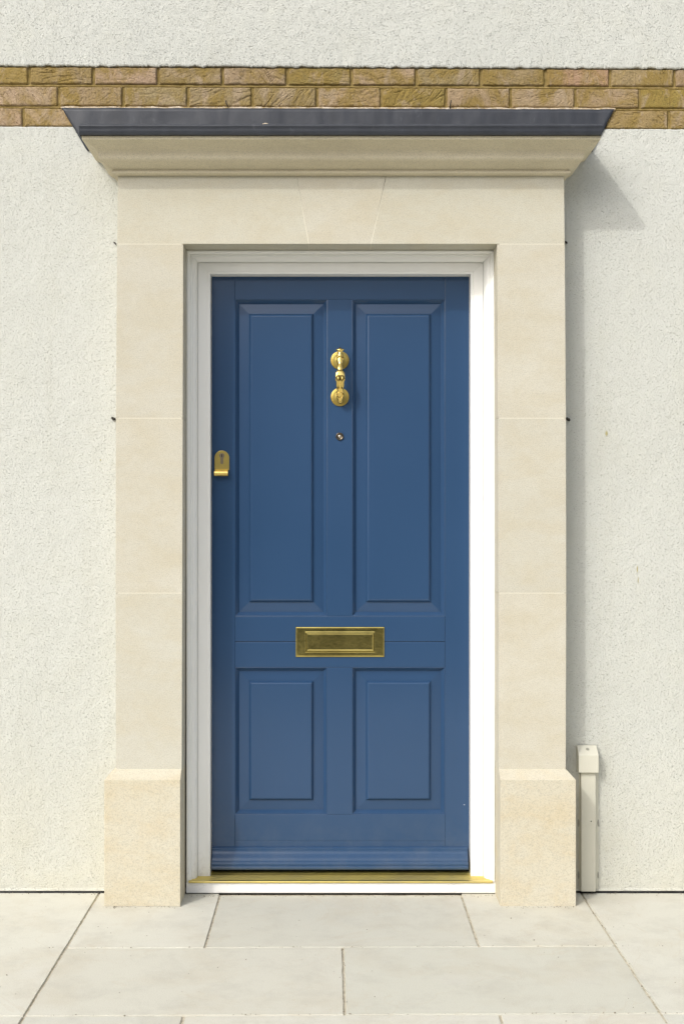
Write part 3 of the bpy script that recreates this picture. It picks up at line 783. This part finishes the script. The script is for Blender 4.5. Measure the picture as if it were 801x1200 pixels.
# letter plate
bm = BM(); lx0, lx1, lz0, lz1 = X(346.2, DF + .005), X(450.2, DF + .005), Z(770.2, DF + .005), Z(734.6, DF + .005)
fx0, fx1, fz0, fz1 = X(358.2, DF + .005), X(438.0, DF + .005), Z(763.8, DF + .005), Z(741.2, DF + .005)
def ringloops(bm, specs, close=True):
    loops = [[bm.verts.new(V(a, d, b)) for a, b in ((x0, z0), (x1, z0), (x1, z1), (x0, z1))] for x0, x1, z0, z1, d in specs]
    for a, b in zip(loops, loops[1:]):
        for i in range(4): bm.faces.new((a[i], a[(i + 1) % 4], b[(i + 1) % 4], b[i]))
    if close: bm.faces.new(loops[-1])
def rs(x0, x1, z0, z1, i, d): return (x0 + i, x1 - i, z0 + i, z1 - i, d)
ringloops(bm, [rs(lx0, lx1, lz0, lz1, 0, DF - .001), rs(lx0, lx1, lz0, lz1, 0, DF + .0015), rs(lx0, lx1, lz0, lz1, .0012, DF + .0035), rs(lx0, lx1, lz0, lz1, .004, DF + .0050), rs(lx0, lx1, lz0, lz1, .006, DF + .0052),
               rs(fx0, fx1, fz0, fz1, -.0030, DF + .0052), rs(fx0, fx1, fz0, fz1, -.0008, DF + .0060), rs(fx0, fx1, fz0, fz1, 0, DF + .0050), rs(fx0, fx1, fz0, fz1, .0004, DF + .0010)])
lp = obj('letter_plate', bm, m_brass_dull, door)
bm = BM(); ringloops(bm, [rs(fx0, fx1, fz0, fz1, .0026, DF + .0012), rs(fx0, fx1, fz0, fz1, .0028, DF + .0060), rs(fx0, fx1, fz0, fz1, .0046, DF + .0072), rs(fx0, fx1, fz0, fz1, .0060, DF + .0073), rs(fx0, fx1, fz0, fz1, .0078, DF + .0066), rs(fx0, fx1, fz0, fz1, .0100, DF + .0066)])
obj('flap', bm, m_brass_dull, lp)
# cylinder pull
bm = BM(); dq = DF + .004
pcx = X(260.0, dq); hw = 8.8 / S; zt2 = Z(528.0, dq); zb3 = Z(550.6, dq); pts = []
for i in range(25):
    t = math.pi * i / 24; pts.append((pcx + hw * math.cos(t), zt2 - hw + hw * math.sin(t)))
pts += [(pcx - hw, zb3), (pcx + hw, zb3)]
prism(bm, [V(x, DF + .0045, z_) for x, z_ in pts], [V(x, DF - .001, z_) for x, z_ in pts])
pull = obj('cylinder_pull', bm, m_brass_brushed, door, bevel=.0012)
bm = BM(); hp = [(DF + .0005, zb3 + .001), (DF + .0045, zb3 + .001), (DF + .012, zb3 - .001), (DF + .020, zb3 - .0025), (DF + .0255, zb3 - .006), (DF + .0275, zb3 - .0115), (DF + .0260, zb3 - .0175), (DF + .0220, zb3 - .0215), (DF + .0165, zb3 - .0225),
                 (DF + .0165, zb3 - .0200), (DF + .0205, zb3 - .0185), (DF + .0235, zb3 - .015), (DF + .0240, zb3 - .0110), (DF + .0220, zb3 - .0070), (DF + .0180, zb3 - .0050), (DF + .0100, zb3 - .0038), (DF + .0005, zb3 - .0030)]
extrude_x(bm, hp, pcx - hw + .0005, pcx + hw - .0030)
obj('finger_grip', bm, m_brass, pull, bevel=.0006)
bm = BM(); kcz = Z(534.0, dq); rr = .0090; kp = []
for i in range(21):
    t = R(-55) + R(290) * i / 20; kp.append((pcx + rr * math.cos(t), kcz + rr * math.sin(t)))
kp += [(pcx - .0050, kcz - .0260), (pcx - .003, kcz - .0290), (pcx + .003, kcz - .0290), (pcx + .0050, kcz - .0260)]
prism(bm, [V(x, DF + .0062, z_) for x, z_ in kp], [V(x, DF + .003, z_) for x, z_ in kp])
kh = obj('lock_cylinder', bm, m_steel, pull, bevel=.0006)
bm = BM(); box(bm, pcx - .0012, pcx + .0012, kcz - .0050, kcz + .0050, DF + .0060, DF + .0066)
obj('keyhole', bm, m_black, kh)

# ------------------------------------------------------------------ cable cover on the wall beside the right plinth
cover = thing('cable_cover', 'cream plastic cable cover with a sloping cap, fixed to the wall beside the right plinth', 'cable cover', (X(688), 0, 0))
cx0, cx1 = X(680.4, .030), X(697.6, .030)
bm = BM(); box(bm, cx0, cx1, .012, Z(905, .030), .004, .030)
ch = obj('channel', bm, m_cream, cover, bevel=.0022, seg=3)
bm = BM(); box(bm, X(677.3), X(700.2), .014, Z(903), .0006, .0055)
obj('back_flange', bm, m_cream, cover, bevel=.001)
bm = BM(); dc = .046
ax0, ax1 = X(677.6, dc), X(700.9, dc); az0, az1 = Z(905.6, dc), Z(885.2, dc); at = Z(873.2, .006)
prism(bm, [V(ax0, .001, az0), V(ax0, dc, az0), V(ax0, dc, az1), V(ax0, .010, at), V(ax0, .001, at)],
      [V(ax1, .001, az0), V(ax1, dc, az0), V(ax1, dc, az1), V(ax1, .010, at), V(ax1, .001, at)])
cap = obj('cap', bm, m_cream, cover, bevel=.0014, seg=2)
nrm = Vector((0, -(at - az1), (dc - .010))).normalized()
mid_ = V(X(687.5, .02), .024, at + (az1 - at) * (.014 / .036))
bm = BM()
a_ = Vector((1, 0, 0)); b_ = nrm.cross(a_)
ring1 = [bm.verts.new(mid_ + nrm * .0008 + (a_ * math.cos(t) + b_ * math.sin(t)) * .0058) for t in [2 * math.pi * i / 24 for i in range(24)]]
ring2 = [bm.verts.new(mid_ + nrm * .0022 + (a_ * math.cos(t) + b_ * math.sin(t)) * .0048) for t in [2 * math.pi * i / 24 for i in range(24)]]
for i in range(24): bm.faces.new((ring1[i], ring1[(i + 1) % 24], ring2[(i + 1) % 24], ring2[i]))
bm.faces.new(ring2)
obj('screw', bm, mat('screw_metal', (.5, .49, .42), .4, .8), cap)
bm = BM(); bmesh.ops.create_icosphere(bm, subdivisions=2, radius=.5)
for v in bm.verts: v.co = Vector((X(692, .03) + v.co.x * .0045, -.0300 + v.co.y * .003, Z(962.5, .03) + v.co.z * .0045))
obj('rivet', bm, m_rust, ch, smooth=True)
for (px, py) in ((677.0, 964), (699.8, 964), (677.0, 1025), (699.6, 1025)):
    bm = BM(); bmesh.ops.create_icosphere(bm, subdivisions=3, radius=.5)
    for v in bm.verts: v.co = Vector((X(px) + v.co.x * .0045, -.0045 + v.co.y * .006, Z(py) + v.co.z * .026 + .003 * noise.noise(v.co * 6 + Vector((px, py, 0)))))
    obj('adhesive_dab', bm, mat('grey_adhesive', (.30, .29, .25), .8), cover, smooth=True)

# ------------------------------------------------------------------ grit swept against the wall and caught in the joints
bm = BM(); rg = random.Random(5)
for k in range(620):
    if k < 360: x = rg.uniform(-1.4, 1.4); d_ = abs(rg.gauss(0, .012)) + .004; d_ += p2 if (X(121, p2) < x < X(212.5, p2) or X(584.5, p2) < x < X(675.5, p2)) else (.026 if X(212, 0) < x < X(585, 0) else 0)
    elif k < 460: x = rg.uniform(-1.2, 1.2); d_ = rg.choice((d1_ - .01 * x, d2_ - .01 * x)) + rg.gauss(0, .003)
    elif k < 520: x = rg.choice((-.785, .851, .037)) + rg.gauss(0, .003); d_ = rg.uniform(.2, 1.06) if abs(x) > .5 else rg.uniform(.56, 1.06)
    else: x = rg.uniform(-1.4, 1.4); d_ = rg.uniform(.19, 1.3)
    rad = rg.uniform(.0006, .0017) * (1.5 if rg.random() < .08 else 1)
    vs = bmesh.ops.create_icosphere(bm, subdivisions=1, radius=rad)['verts']
    for v in vs:
        v.co = Vector((x + v.co.x * rg.uniform(.7, 1.4), -d_ + v.co.y * rg.uniform(.7, 1.4), .0012 + rad * .2 + v.co.z * .7))
m_grit = mat('grit', (.22, .19, .14), .95, spec=.1)
props(obj('grit', bm, m_grit), kind='stuff', label='fine dark grit scattered along the wall foot and slab joints')
